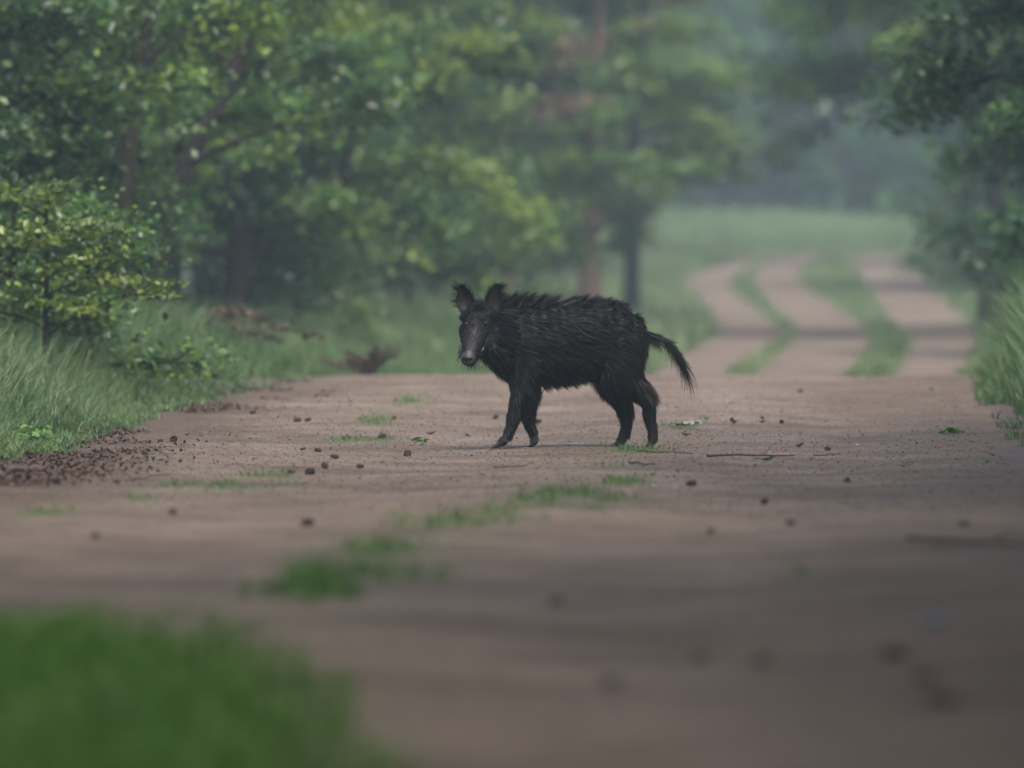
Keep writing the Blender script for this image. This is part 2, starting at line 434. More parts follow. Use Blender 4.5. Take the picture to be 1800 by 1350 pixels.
def flat_leaves(name, x, d, s, mat, tint, lift=.012, tilt=.45):
    n = len(x)
    z = height(x, d) + lift
    a = rng.uniform(0, 6.28, n); ca, sa = np.cos(a), np.sin(a)
    t = rng.normal(0, tilt, n); u = rng.normal(0, tilt, n)
    L = np.stack([ca * np.cos(t), sa * np.cos(t), np.sin(t)], 1) * s[:, None]
    W = np.stack([-sa * np.cos(u), ca * np.cos(u), np.sin(u)], 1) * s[:, None] * .35
    c = np.stack([x, d, z + np.abs(np.sin(t)) * s * .5 + np.abs(np.sin(u)) * s * .2], 1)
    V = np.stack([c - L * .5, c + W, c + L * .5, c - W], 1)
    V[:, 1, 2] += s * .10; V[:, 3, 2] += s * .10
    b = np.arange(n)[:, None] * 4
    F = np.concatenate([b + np.array([[0, 2, 1]]), b + np.array([[0, 3, 2]])])
    return link(name, mesh_np(name, V.reshape(-1, 3), [F], [mat], False, {'tint': np.repeat(tint, 4)}))
n = 16000
d = rng.uniform(33, 52, n); x = left_edge(d) + rng.normal(.02, .19, n)
k = fbm(x * 3, d * 1.5 + 8) + .25 * np.exp(-((d - 36) / 4) ** 2) > .50
o = flat_leaves('leaf_litter', x[k], d[k], rng.uniform(.008, .028, k.sum()), M_litter, np.clip(rng.normal(.4, .22, k.sum()), 0, 1))
tag(o, 'dark brown leaf litter and bark crumbs along the track edge', 'leaf litter', kind='stuff')
n = 420
d = rng.uniform(32, 50, n); x = left_edge(d) + .4 + rng.random(n) * (right_edge(d) - left_edge(d) - .4)
o = flat_leaves('leaf_crumbs', x, d, rng.uniform(.006, .02, n), M_litter, np.clip(rng.normal(.55, .35, n), 0, 1))
tag(o, 'tiny dry leaf crumbs strewn over the open dirt track', 'leaf litter', kind='stuff')

# ------------------------------------------------------------------ tubes and trees
def tube(pts, rad, n=7):
    pts = np.asarray(pts, float); rad = np.asarray(rad, float)
    T = np.gradient(pts, axis=0); T /= np.linalg.norm(T, axis=1)[:, None] + 1e-9
    ref = np.array([0, 0, 1.0]) if abs(T[0, 2]) < .8 else np.array([1.0, 0, 0])
    V = []
    for p, t, r in zip(pts, T, rad):
        u = np.cross(t, ref); u /= np.linalg.norm(u) + 1e-9
        v = np.cross(t, u)
        a = np.linspace(0, 2 * np.pi, n, endpoint=False)
        V.append(p + r * (np.cos(a)[:, None] * u + np.sin(a)[:, None] * v))
    m = len(pts); V = np.concatenate(V)
    i = np.arange(m * n).reshape(m, n); j = np.roll(i, -1, 1)
    F = np.stack([i[:-1], j[:-1], j[1:], i[1:]], -1).reshape(-1, 4)
    return V, F
def join(parts):
    V, F, o = [], [], 0
    for v, f in parts:
        V.append(v); F.append(f + o); o += len(v)
    return np.concatenate(V), np.concatenate(F)

def leaf_mesh(name, C, size, mat, tint, r, flat=.5, lite=False):
    """C centres; each leaf a folded four-point blade with its own direction"""
    n = len(C)
    a = r.uniform(0, 2 * np.pi, n)
    el = r.normal(-.15, flat, n)
    L = np.stack([np.cos(a) * np.cos(el), np.sin(a) * np.cos(el), np.sin(el)], 1)
    up = np.stack([r.normal(0, flat, n), r.normal(0, flat, n), np.ones(n)], 1)
    W = np.cross(up, L); W /= np.linalg.norm(W, axis=1)[:, None] + 1e-9
    N = np.cross(L, W)
    s = size[:, None]
    if lite:                                                             # trees well behind the focus: two triangles a leaf
        V = np.stack([C - L * s * .5, C + L * s * .05 + W * s * .36 + N * s * .07, C + L * s * .5 - N * s * .06, C + L * s * .05 - W * s * .36 + N * s * .07], 1)
        b = np.arange(n)[:, None] * 4
        F = np.concatenate([b + np.array([[0, 2, 1]]), b + np.array([[0, 3, 2]])])
        return mesh_np(name, V.reshape(-1, 3), [F], [mat], False, {'tint': np.repeat(np.clip(tint, 0, 1), 4)})
    V = np.stack([C - L * s * .5, C - L * s * .05 + W * s * .30 + N * s * .07, C + L * s * .5 - N * s * .06, C - L * s * .05 - W * s * .30 + N * s * .07,
                  C + L * s * .28 + W * s * .24 + N * s * .04, C + L * s * .28 - W * s * .24 + N * s * .04], 1)
    b = np.arange(n)[:, None] * 6
    F = np.concatenate([b + np.array([[0, 2, 4, 1]]), b + np.array([[0, 3, 5, 2]])])
    return mesh_np(name, V.reshape(-1, 3), [F], [mat], False, {'tint': np.repeat(np.clip(tint, 0, 1), 6)})

def make_tree(seed, Ht, r0, leaf_n, leaf_s, limb_n, limb_l, zmin, mat, bark, name, lean=(0, 0), droop=.25, trunkpts=None,
              layered=.55, spread=.135, dead=0.0, top_taper=.6, az_bias=None, lite=False):
    r = np.random.default_rng(seed)
    root = empty(name)
    m = 12
    t = np.linspace(0, 1, m)
    wob = np.cumsum(r.normal(0, .035, (m, 2)), 0) * Ht * .12; wob -= wob[0]
    P = np.stack([lean[0] * t * Ht + wob[:, 0], lean[1] * t * Ht + wob[:, 1], t * Ht], 1)
    if trunkpts is not None:
        tp = np.array(trunkpts, float); tt = np.linspace(0, 1, len(tp))
        P = np.stack([np.interp(t, tt, tp[:, k]) for k in range(3)], 1)
    P[0, 2] -= .25
    R = r0 * (1 - .82 * t) + .01; R[0] *= 1.35
    V, F = tube(P, R, 9)
    link('trunk', mesh_np('trunk', V, [F], [bark]), root)
    cents, tints, limbs_fine = [], [], []
    for k in range(limb_n):
        tk = zmin + (1 - zmin) * ((k + r.random() * .8) / limb_n)
        p0 = np.array([np.interp(tk, t, P[:, q]) for q in range(3)])
        az = k * 2.4 + r.normal(0, .4)
        if az_bias is not None and r.random() < az_bias[1]: az = az_bias[0] + r.normal(0, .7)
        Lm = limb_l * (1 - top_taper * (tk - zmin) / (1 - zmin)) * r.uniform(.7, 1.15)
        el = r.uniform(.15, .75)
        s = np.linspace(0, 1, 7)
        dirv = np.array([math.cos(az) * math.cos(el), math.sin(az) * math.cos(el), math.sin(el)])
        Q = p0 + dirv * (s * Lm)[:, None]
        Q[:, 2] -= droop * Lm * s ** 2.2
        Q += np.cumsum(r.normal(0, .03 * Lm, (7, 3)), 0) * s[:, None]
        rb = max(.008, np.interp(tk, t, R) * .5)
        V, F = tube(Q, rb * (1 - .8 * s) + .003, 6)
        link('limb', mesh_np('limb', V, [F], [bark]), root)
        nsub = r.integers(6, 10)
        for j in range(nsub):
            u = r.uniform(.25, 1.0)
            q0 = np.array([np.interp(u, s, Q[:, q]) for q in range(3)])
            a2 = az + r.choice([-1, 1]) * r.uniform(.3, 1.3)
            l2 = Lm * r.uniform(.22, .42)
            e2 = r.normal(.1, .3)
            s2 = np.linspace(0, 1, 5)
            Q2 = q0 + np.array([math.cos(a2) * math.cos(e2), math.sin(a2) * math.cos(e2), math.sin(e2)]) * (s2 * l2)[:, None]
            Q2[:, 2] -= droop * .6 * l2 * s2 ** 2
            limbs_fine.append(tube(Q2, .008 * (1 - .7 * s2) + .0015, 4))
            cnt = int(leaf_n / (limb_n * nsub))
            w = r.uniform(.05, 1.1, cnt) ** .75
            base = np.stack([np.interp(w, s2, Q2[:, q]) for q in range(3)], 1)
            off = r.normal(0, 1, (cnt, 3)) * spread * np.array([1, 1, layered])
            cents.append(base + off)
            tint0 = r.normal(.50, .28)
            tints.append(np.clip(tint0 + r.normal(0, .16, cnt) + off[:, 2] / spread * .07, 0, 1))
    V, F = join(limbs_fine)
    link('twigs', mesh_np('twigs', V, [F], [bark]), root)['kind'] = 'stuff'
    C = np.concatenate(cents); T = np.concatenate(tints)
    C[:, 2] = np.maximum(C[:, 2], .12)
    if dead > 0:
        # one withered bough: the leaves nearest a random point keep their place but are brown
        c0 = C[r.integers(len(C))]
        kd = np.argsort(np.linalg.norm((C - c0) * np.array([1, 1, .6]), axis=1))[:int(dead * len(C))]
        mask = np.zeros(len(C), bool); mask[kd] = True
        link('withered_bough', leaf_mesh('withered_bough', C[mask], r.uniform(.7, 1.25, mask.sum()) * leaf_s, M_leaf_dead, T[mask], r, .5, lite), root)['kind'] = 'stuff'
        C, T = C[~mask], T[~mask]
    link('crown', leaf_mesh('crown', C, r.uniform(.65, 1.3, len(C)) * leaf_s, mat, T, r, .5, lite), root)
    return root

def place(o, px, d, rz=0.0, s=1.0, dz=0.0):
    x = pxX(px, d)
    o.location = (x, d, H(x, d) + dz); o.rotation_euler[2] = rz; o.scale = (s, s, s)
    return o

# edge trees on the left, each with its own trunk line (metres from the base)
t1 = make_tree(21, 5.2, .062, 7000, .075, 13, 1.5, .30, M_leaf, M_bark, 'oak_tree', az_bias=(1.4, .97),
               trunkpts=[(0, 0, 0), (.0, 0, .6), (.06, .03, 1.2), (.10, 0, 1.7), (.22, .05, 2.2), (.30, 0, 2.8), (.35, 0, 3.6), (.3, 0, 5.2)])
tag(place(t1, 208, 57), 'slim dark oak stem curving up through the leaves above the tall grass', 'tree', 'young oaks along the verge')
t2 = make_tree(22, 4.6, .085, 8000, .075, 14, 1.6, .36, M_leaf, M_bark, 'oak_tree', az_bias=(1.2, .8),
               trunkpts=[(0, 0, 0), (.03, 0, .5), (.12, 0, 1.0), (.30, 0, 1.5), (.62, 0, 2.0), (.85, 0, 2.8), (1.0, 0, 3.6), (1.1, 0, 4.6)])
tag(place(t2, 265, 62), 'stout oak leaning out beside the slim curved oak', 'tree', 'young oaks along the verge')
t3 = make_tree(23, 4.4, .040, 6000, .065, 15, .85, .32, M_leaf, M_bark, 'oak_tree',
               trunkpts=[(0, 0, 0), (-.02, 0, .7), (.05, 0, 1.3), (.02, 0, 1.8), (-.1, 0, 2.6), (-.2, 0, 3.4), (-.2, 0, 4.4)])
tag(place(t3, 92, 55), 'thin forked young oak behind the yellow green sapling', 'tree', 'young oaks along the verge')
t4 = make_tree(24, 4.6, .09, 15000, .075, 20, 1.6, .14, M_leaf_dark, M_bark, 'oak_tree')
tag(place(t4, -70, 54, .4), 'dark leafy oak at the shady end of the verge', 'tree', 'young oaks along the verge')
t5 = make_tree(25, 4.8, .085, 30000, .085, 24, 1.75, .10, M_leaf_bright, M_bark, 'oak_tree', lean=(.05, 0), lite=True)
tag(place(t5, 585, 77), 'broad bright green oak whose boughs hang over the verge end', 'tree', 'young oaks along the verge')
t6 = make_tree(26, 4.8, .095, 30000, .085, 24, 1.65, .12, M_leaf, M_bark, 'oak_tree', lite=True)
tag(place(t6, 420, 71, 1.1), 'dense mid green oak between the leaning oak and the bright one', 'tree', 'young oaks along the verge')
t7 = make_tree(27, 5.6, .14, 30000, .095, 22, 2.0, .16, M_leaf, M_pine_bark, 'oak_tree', dead=.10, lite=True)
tag(place(t7, 880, 99), 'hazy oak with a brown withered bough behind the boar', 'tree', 'hazy trees beyond the rise')
t8 = make_tree(28, 5.8, .15, 30000, .095, 22, 1.9, .20, M_leaf, M_pine_bark, 'oak_tree', dead=.05, lite=True)
tag(place(t8, 1035, 104, .5), 'hazy oak on a thick reddish trunk behind the boar', 'tree', 'hazy trees beyond the rise')
t9 = make_tree(29, 5.6, .10, 22000, .095, 20, 1.5, .24, M_leaf_bright, M_bark, 'oak_tree', lite=True)
tag(place(t9, 1110, 108, 2.2), 'pale hazy oak on a thin dark trunk at the meadow edge', 'tree', 'hazy trees beyond the rise')

# trees across the track: boughs reach over it from the bank
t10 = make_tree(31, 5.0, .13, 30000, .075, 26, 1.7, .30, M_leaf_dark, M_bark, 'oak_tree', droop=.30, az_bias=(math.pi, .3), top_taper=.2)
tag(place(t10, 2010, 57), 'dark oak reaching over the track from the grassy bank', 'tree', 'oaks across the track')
t11 = make_tree(32, 6.5, .15, 34000, .09, 22, 3.0, .42, M_leaf, M_bark, 'oak_tree', droop=.22, az_bias=(math.pi, .55), lite=True)
tag(place(t11, 1840, 90), 'hazy oak spreading high boughs across the winding tracks', 'tree', 'oaks across the track')
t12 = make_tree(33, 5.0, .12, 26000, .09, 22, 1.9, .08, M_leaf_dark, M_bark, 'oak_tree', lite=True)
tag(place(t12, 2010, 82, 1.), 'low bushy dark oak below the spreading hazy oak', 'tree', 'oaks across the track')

t13 = make_tree(34, 5.6, .14, 30000, .095, 22, 3.0, .50, M_leaf, M_bark, 'oak_tree', droop=.40, az_bias=(math.pi, .6), lite=True, top_taper=.3)
tag(place(t13, 1735, 99), 'hazy oak with drooping boughs above the winding tracks', 'tree', 'oaks across the track')
# the wood behind the first row: copies of the kinds above
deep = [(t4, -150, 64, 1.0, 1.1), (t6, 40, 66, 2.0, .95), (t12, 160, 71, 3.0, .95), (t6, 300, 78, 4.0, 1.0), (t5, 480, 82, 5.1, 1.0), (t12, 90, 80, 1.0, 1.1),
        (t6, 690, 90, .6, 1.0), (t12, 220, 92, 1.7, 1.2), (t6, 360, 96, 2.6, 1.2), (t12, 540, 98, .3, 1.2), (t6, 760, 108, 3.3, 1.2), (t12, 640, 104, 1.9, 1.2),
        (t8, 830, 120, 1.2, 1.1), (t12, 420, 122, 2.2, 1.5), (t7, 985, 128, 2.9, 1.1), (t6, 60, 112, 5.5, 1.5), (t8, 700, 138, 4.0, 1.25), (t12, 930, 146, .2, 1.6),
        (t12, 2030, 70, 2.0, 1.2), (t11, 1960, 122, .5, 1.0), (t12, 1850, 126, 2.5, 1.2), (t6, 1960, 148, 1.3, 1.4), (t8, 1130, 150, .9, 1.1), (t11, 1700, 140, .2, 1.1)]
DEEP_L = 'dark leafy tree in the depth of the wood behind the verge oaks'
DEEP_R = 'leafy tree deep in the wood on the bank side of the track'
for src, px, d, rz, s in deep:
    c = copy_tree(src)
    place(c, px, d, rz, s)
    if px > 1200: tag(c, DEEP_R, 'tree', 'trees in the wood on the bank side')
    else: tag(c, DEEP_L, 'tree', 'trees in the wood behind the verge oaks')

# unseen oaks added over the near track to shade its air and ground
for k in range(10):
    d = -8 + k * 4.8
    for sg in (-1, 1):
        c = copy_tree(t11)
        near_ = d < 17
        x = ((4.25 if near_ else 5.2) if sg > 0 else (-4.6 if near_ else -5.5)) + .3 * math.sin(k * 2.1 + sg)
        dd_ = d + (2.5 if sg > 0 else 0)
        c.location = (x, dd_, H(x, dd_)); c.rotation_euler[2] = (0 if sg > 0 else math.pi) + .3 * math.sin(k * 1.3); c.scale = ((1.38 if near_ else 1.2) + .10 * math.sin(k * 2.7 + sg),) * 3
        tag(c, 'unseen tall oak added to shade the near end of the track', 'tree', 'unseen oaks added to shade the near track')

shade_oaks = [(x * (1 + .06 * math.sin(k * 3.1)), -2 + k * 7.5) for k in range(5) for x in (-8.2, 7.6)] + [(x, -15 + .5 * abs(x)) for x in (-9, -4.5, 0, 4.5, 9)]  # more unseen oaks, added to block side sky light and sun from behind
for k, (x, dd_) in enumerate(shade_oaks):
    c = copy_tree(t12); c.location = (x, dd_, H(x, dd_) - .1); c.rotation_euler[2] = k * 1.7; s_ = 1.9 + .25 * math.sin(k * 2.3); c.scale = (s_,) * 3
    tag(c, 'unseen bushy oak added to block light round the near track', 'tree', 'unseen bushy oaks added as a light block')

# sapling, shrubs and withered bracken at the wood's foot
s1 = make_tree(41, 1.55, .018, 2300, .062, 11, .95, .28, M_sapling, M_bark, 'sapling', droop=.12, layered=.22, spread=.09, top_taper=.35)
tag(place(s1, 85, 46.6, 0, .72), 'young oak sapling with layered yellow green sprays in the grass', 'sapling')
s2 = make_tree(42, 1.0, .02, 3800, .05, 10, .75, .1, M_leaf, M_bark, 'shrub', droop=.2, spread=.12)
tag(place(s2, 160, 48.2), 'rounded mid green shrub at the foot of the yellow green sapling', 'shrub')
s3 = make_tree(43, 1.2, .02, 4200, .055, 10, .95, .1, M_leaf_dark, M_bark, 'shrub', droop=.2, spread=.13)
tag(place(s3, 30, 48.8, 0, .85), 'dark spreading shrub behind the yellow green sapling', 'shrub')
SH = 'leafy undergrowth bush at the foot of the wood behind tall grass'
for src, px, d, rz, s in [ (s3, 420, 72, 2, 1.2), (s2, 520, 74, 3, 1.2), (s3, 590, 80, 4, 1.2), (s3, 150, 58, 5, 1.1), (s3, 720, 86, .5, 1.4),
                          (s3, 820, 92, 1.5, 1.5), (s2, 930, 100, 2.5, 1.5)]:
    tag(place(copy_tree(src), px, d, rz, s), SH, 'shrub', 'bushes at the foot of the wood')
for src, px, d, rz, s, lb in [(s3, 1785, 104, 2.3, 1.7, 'large dark bush on the bank beside the winding tracks'), (s2, 1722, 127, .4, 1.4, 'smaller pale bush on the bank farther along the winding tracks')]:
    tag(place(copy_tree(src), px, d, rz, s), lb, 'shrub', 'bushes on the bank')

def bracken(name, seed, nf, L, px, d, label, droop=.75, leafl=(.03, .06)):
    r = np.random.default_rng(seed)
    root = empty(name)
    for k in range(nf):
        az = k * 2.4 + r.normal(0, .3); el = r.uniform(.5, 1.2); l = L * r.uniform(.7, 1.1)
        s = np.linspace(0, 1, 8)
        Q = np.array([math.cos(az) * math.cos(el), math.sin(az) * math.cos(el), math.sin(el)]) * (s * l)[:, None]
        Q[:, 2] -= droop * l * s ** 2.2 * math.sin(el)
        V, F = tube(Q, .006 * (1 - .8 * s) + .001, 4)
        w = r.uniform(.15, 1, 110); b = np.stack([np.interp(w, s, Q[:, q]) for q in range(3)], 1)
        side = np.array([-math.sin(az), math.cos(az), 0])
        C = b + side * (r.uniform(-1, 1, 110) * .17 * l * (1.05 - w))[:, None] + r.normal(0, .012, (110, 3))
        fr = link('frond', leaf_mesh('frond', C, r.uniform(leafl[0], leafl[1], 110), M_bracken, r.normal(.45, .25, 110), r), root)
        fr['kind'] = 'stuff'
        link('stem', mesh_np('stem', V, [F], [M_twig]), fr)
    place(root, px, d); tag(root, label, 'bracken', 'withered bracken clumps')
bracken('bracken', 51, 22, 1.05, 325, 56, 'wide withered brown bracken heap under the leaning oak')
bracken('bracken', 52, 16, .42, 642, 57.5, 'small withered brown bracken clump where the verge grass ends', .45, (.015, .03))
bracken('bracken', 53, 14, 1.0, 985, 92, 'hazy reddish withered bracken beside the thick reddish trunk')

# far wood closing the view: trunks and dark foliage seen as one mass
r = np.random.default_rng(77)
parts = []
for k in range(240):
    d = r.uniform(186, 250); x = r.uniform(pxX(300, d), pxX(2300, d))
    s = np.linspace(0, 1, 4); b = H(x, d)
    Q = np.stack([x + s * r.normal(0, .3), d + s * 0, b - .3 + s * r.uniform(8, 12)], 1)
    parts.append(tube(Q, r.uniform(.10, .22) * (1 - .5 * s), 6))
V, F = join(parts)
o = link('far_trunks', mesh_np('far_trunks', V, [F], [M_bark]))
tag(o, 'crowded dark trunks of the far misty wood', 'wood', kind='stuff')
n = 90000
d = r.uniform(184, 262, n); x = r.uniform(0, 1, n) * (pxX(2400, d) - pxX(200, d)) + pxX(200, d)
zz = r.random(n) ** .8 * 12.5
zz = np.where(r.random(n) < .12, r.random(n) * 1.6, zz + 1.0)
clump = fbm(x * .5 + d * .13, zz * .6 + d * .21)
k = clump > .36
C = np.stack([x, d, height(x, d) + zz], 1)[k]
o = link('far_foliage', leaf_mesh('far_foliage', C, r.uniform(.35, .8, len(C)), M_leaf_dark, r.normal(.35, .18, len(C)), r, .7, True))
tag(o, 'dark blue green foliage of the far misty wood', 'wood', kind='stuff')
# wooded hill that carries on behind it
hx = np.linspace(-140, 140, 60); hd = np.linspace(258, 328, 16)
HX, HD = np.meshgrid(hx, hd)
HZ = height(HX, HD) + 17 * sstep(258, 300, HD) * (.8 + .4 * fbm(HX * .08, HD * .08)) - .3
o = sheet('hill', HX, HD, HZ, [M_soil], {'turf': HX * 0 + .3})
tag(o, 'wooded rise closing the view behind the far wood', 'hill', kind='structure')

# ------------------------------------------------------------------ wild boar
BX, BY = 0.0, FOCUS            # local origin: photo column 900 at the focus distance
def ico(sub):
    bm = bmesh.new(); bmesh.ops.create_icosphere(bm, subdivisions=sub, radius=1)
    v = np.array([p.co[:] for p in bm.verts]); f = np.array([[q.index for q in t.verts] for t in bm.faces]); bm.free()
    return v, f
IV, IF = ico(2)
def chain(pts, step=.018):
    """pts: rows (x, y, z, rx, ry, rz): ellipsoids interpolated along the row"""
    pts = np.asarray(pts, float); out = []
    for a, b in zip(pts[:-1], pts[1:]):
        n = max(2, int(np.linalg.norm(b[:3] - a[:3]) / step))
        for t in np.linspace(0, 1, n): out.append(a * (1 - t) + b * t)
    return [(IV * q[3:] + q[:3], IF) for q in out]
def ball(rows): return [(x, y, z, r, r, r) for x, y, z, r in rows]
ax = lambda x: .35 * (x - .2)                                         # the body stands a little askew, head nearer
torso = [(x, ax(x), z, rx, ry, rz) for x, z, rx, ry, rz in
         [(.575, .515, .05, .095, .11), (.50, .525, .08, .118, .150), (.40, .512, .09, .128, .178), (.28, .494, .09, .134, .192), (.15, .488, .09, .134, .198),
          (.05, .488, .09, .126, .190), (-.02, .495, .09, .115, .165)]]
neck = [(-.02, -.08, .50, .10, .115, .165), (-.07, -.13, .525, .095, .10, .135), (-.115, -.185, .555, .085, .09, .105), (-.15, -.225, .585, .078, .085, .085)]
head = ball([(-.152, -.235, .600, .076), (-.162, -.275, .575, .068), (-.175, -.325, .530, .056), (-.188, -.365, .485, .046), (-.199, -.405, .445, .038), (-.204, -.425, .422, .036)])
jaw = ball([(-.150, -.25, .535, .06), (-.165, -.30, .490, .05), (-.182, -.35, .445, .040), (-.195, -.39, .412, .028)])
cheeks = ball([(-.105, -.27, .525, .045), (-.118, -.30, .49, .035)]) 
cheekl = ball([(-.205, -.28, .545, .040), (-.210, -.31, .51, .030)])
brow = ball([(-.205, -.285, .610, .030), (-.165, -.275, .635, .034), (-.122, -.275, .612, .030)])
nf = ball([(.07, -.085, .44, .092), (.055, -.115, .34, .072), (.045, -.135, .27, .050), (.022, -.150, .19, .034), (.000, -.16, .115, .027), (-.018, -.165, .065, .024), (-.040, -.17, .035, .024)])
ff = ball([(.09, .02, .42, .085), (.08, .03, .32, .060), (.068, .03, .23, .040), (.064, .03, .165, .030), (.080, .03, .115, .026), (.098, .03, .070, .023), (.105, .03, .035, .022)])
nh = ball([(.50, .085, .47, .118), (.50, .060, .385, .106), (.535, .040, .315, .075), (.595, .03, .265, .050), (.638, .02, .222, .033), (.645, .02, .14, .026), (.660, .02, .080, .024), (.660, .02, .035, .023)])
fh = ball([(.49, .15, .46, .11), (.465, .17, .38, .095), (.485, .17, .30, .070), (.520, .17, .225, .042), (.540, .17, .165, .031), (.538, .17, .10, .027), (.530, .17, .055, .026), (.515, .165, .030, .024)])
tail = ball([(.60, .13, .540, .024), (.645, .135, .522, .018), (.70, .14, .508, .014), (.748, .14, .484, .012), (.780, .14, .440, .010), (.800, .14, .39, .007)])
parts = []
for c, st in ((torso, .03), (neck, .02), (head, .012), (jaw, .012), (cheeks, .012), (cheekl, .012), (brow, .012), (nf, .015), (ff, .015), (nh, .015), (fh, .015), (tail, .012)):
    parts += chain(c, st)
# hooves: two toes and two dew claws each
def hoof(x, y, z, dx, pitch=0.0):
    for s in (-1, 1):
        parts.extend(chain([(x, y + s * .011, z + .022, .016, .011, .018), (x + dx, y + s * .012, z + .006, .014, .011, .010), (x + dx * 1.7, y + s * .012, z - .002, .007, .008, .005)], .006))
        parts.extend(chain(ball([(x - dx * .3 + .004, y + s * .014, z + .042, .009), (x - dx * .8 + .010, y + s * .018, z + .020, .005)]), .004))
hoof(-.050, -.17, .004, -.026); hoof(.104, .03, .004, -.014); hoof(.656, .02, .004, -.018); hoof(.508, .165, .004, -.024)
V, F = join(parts)
tmp = link('boar_raw', mesh_np('boar_raw', V, [F]))
md = tmp.modifiers.new('r', 'REMESH'); md.mode = 'VOXEL'; md.voxel_size = .0062; md.use_smooth_shade = True
md = tmp.modifiers.new('s', 'SMOOTH'); md.factor = .5; md.iterations = 9
dg = bpy.context.evaluated_depsgraph_get(); dg.update()
ev = tmp.evaluated_get(dg).to_mesh()
nv = len(ev.vertices); BV = np.empty(nv * 3, np.float32); ev.vertices.foreach_get('co', BV); BV = BV.reshape(-1, 3).astype(float)
polys = [tuple(p.vertices) for p in ev.polygons]
tmp.evaluated_get(dg).to_mesh_clear(); bpy.data.objects.remove(tmp)
BF = np.array([p for p in polys if len(p) == 4]); BF3 = np.array([p for p in polys if len(p) == 3]).reshape(-1, 3)
# nostrils: press two pits into the snout disc
disc = np.array([-.208, -.458, .410]); face_dir = np.array([-.13, -.80, -.40]); face_dir /= np.linalg.norm(face_dir)
side = np.cross(face_dir, [0, 0, 1]); side /= np.linalg.norm(side); upv = np.cross(side, face_dir)
rel = BV - disc
along = rel @ face_dir
nearsn = np.linalg.norm(rel, axis=1) < .07
cut = nearsn & (along > -.008)
BV[cut] -= np.outer(along[cut] + .008, face_dir) * .85                    # flat disc
for sg in (-1, 1):
    c = disc + side * sg * .014 - face_dir * .008
    q = np.exp(-((np.linalg.norm(BV - c, axis=1)) / .008) ** 2)
    BV -= np.outer(q * .012, face_dir)

# ears: cupped shells, thickened, in the same mesh
def ear(base, axis, sidev, L, Wd, cup, n=12, m=9):
    axis = np.array(axis, float); axis /= np.linalg.norm(axis)
    sidev = np.array(sidev, float); sidev -= axis * (sidev @ axis); sidev /= np.linalg.norm(sidev)
    nor = np.cross(axis, sidev)
    if nor[1] < 0: nor = -nor                                            # back of the ear: away from the viewer
    S, T = np.meshgrid(np.linspace(0, 1, n), np.linspace(-1, 1, m), indexing='ij')
    w = Wd * (np.sin(np.pi * (.16 + .80 * S)) ** .8) * (1 - .18 * S)
    def surf(o):
        return (np.array(base) + axis * (S * L)[..., None] + sidev * (T * w)[..., None]
                + nor * (cup * (1 - T ** 2) * np.sin(np.pi * (.2 + .75 * S)) + o * (1 - .5 * S))[..., None])
    A = surf(0).reshape(-1, 3); B = surf(.007).reshape(-1, 3)
    i = np.arange(n * m).reshape(n, m); k = n * m
    f1 = np.stack([i[:-1, :-1], i[1:, :-1], i[1:, 1:], i[:-1, 1:]], -1).reshape(-1, 4)
    f2 = f1[:, ::-1] + k
    rim = list(i[:, 0]) + list(i[-1, 1:]) + list(i[::-1, -1][1:]) + list(i[0, ::-1][1:-1])
    rim = np.array(rim); nx = np.roll(rim, -1)
    f3 = np.stack([rim, nx, nx + k, rim + k], -1)
    return np.concatenate([A, B]), np.concatenate([f1, f2, f3]), A.reshape(n, m, 3), nor
earL = ear((-.205, -.255, .632), (-.22, -.02, 1), (1, -.15, .2), .135, .046, .028)
earR = ear((-.095, -.245, .632), (.17, .0, 1), (1, .25, -.1), .135, .046, .028)
vs = [BV]; fs = [BF]; o_ = len(BV)
for e in (earL, earR):
    vs.append(e[0]); fs.append(e[1] + o_); o_ += len(e[0])
BVall = np.concatenate(vs)
def skin_material():
    m, nt, p, out = new_mat('boar_hide')
    c = ramp(nt, noise(nt, 30, 4), [(.3, (.004, .0035, .0035)), (.7, (.010, .008, .007))])
    c = mixc(nt, attr(nt, 'face'), c, ramp(nt, noise(nt, 60, 4), [(.3, (.010, .008, .007)), (.7, (.030, .024, .020))]))
    c = mixc(nt, attr(nt, 'snout'), c, (.020, .0165, .018))
    c = mixc(nt, attr(nt, 'pit'), c, (.004, .0035, .0035))
    nt.links.new(c, p.inputs['Base Color']); p.inputs['Roughness'].default_value = .55
    return m
def hair_material(name, dark, mid, light, rough=.42):
    m, nt, p, out = new_mat(name)
    c = ramp(nt, attr(nt, 'tint'), [(0, dark), (.55, mid), (1, light)])
    nt.links.new(c, p.inputs['Base Color']); p.inputs['Roughness'].default_value = rough
    p.inputs['Specular IOR Level'].default_value = .2
    return m
M_hide = skin_material()
M_hair = hair_material('boar_bristle', (.0018, .0016, .0016), (.0046, .004, .0037), (.042, .033, .027))
hd_axis0, hd_axis1 = np.array([-.150, -.235, .61]), np.array([-.205, -.44, .42])
def head_t(Pn):
    dv = hd_axis1 - hd_axis0
    return ((Pn - hd_axis0) @ dv) / (dv @ dv)
tH = head_t(BVall); dH = np.linalg.norm(BVall - (hd_axis0 + np.clip(tH, 0, 1.2)[:, None] * (hd_axis1 - hd_axis0)), axis=1)
front = sstep(.16, .30, -BVall[:, 1])
faceA = sstep(.15, .5, tH) * (1 - sstep(.055, .10, dH)) * front
relA = BVall - disc
snoutA = (1 - sstep(.045, .062, np.linalg.norm(relA, axis=1)))
pitA = np.zeros(len(BVall))
for sg in (-1, 1):
    c = disc + side * sg * .014 - face_dir * .014
    pitA = np.maximum(pitA, np.exp(-(np.linalg.norm(BVall - c, axis=1) / .009) ** 2))
pitA = np.maximum(pitA, .9 * np.exp(-((relA @ face_dir + .008) / .008) ** 2) * (np.linalg.norm(relA, axis=1) < .036))
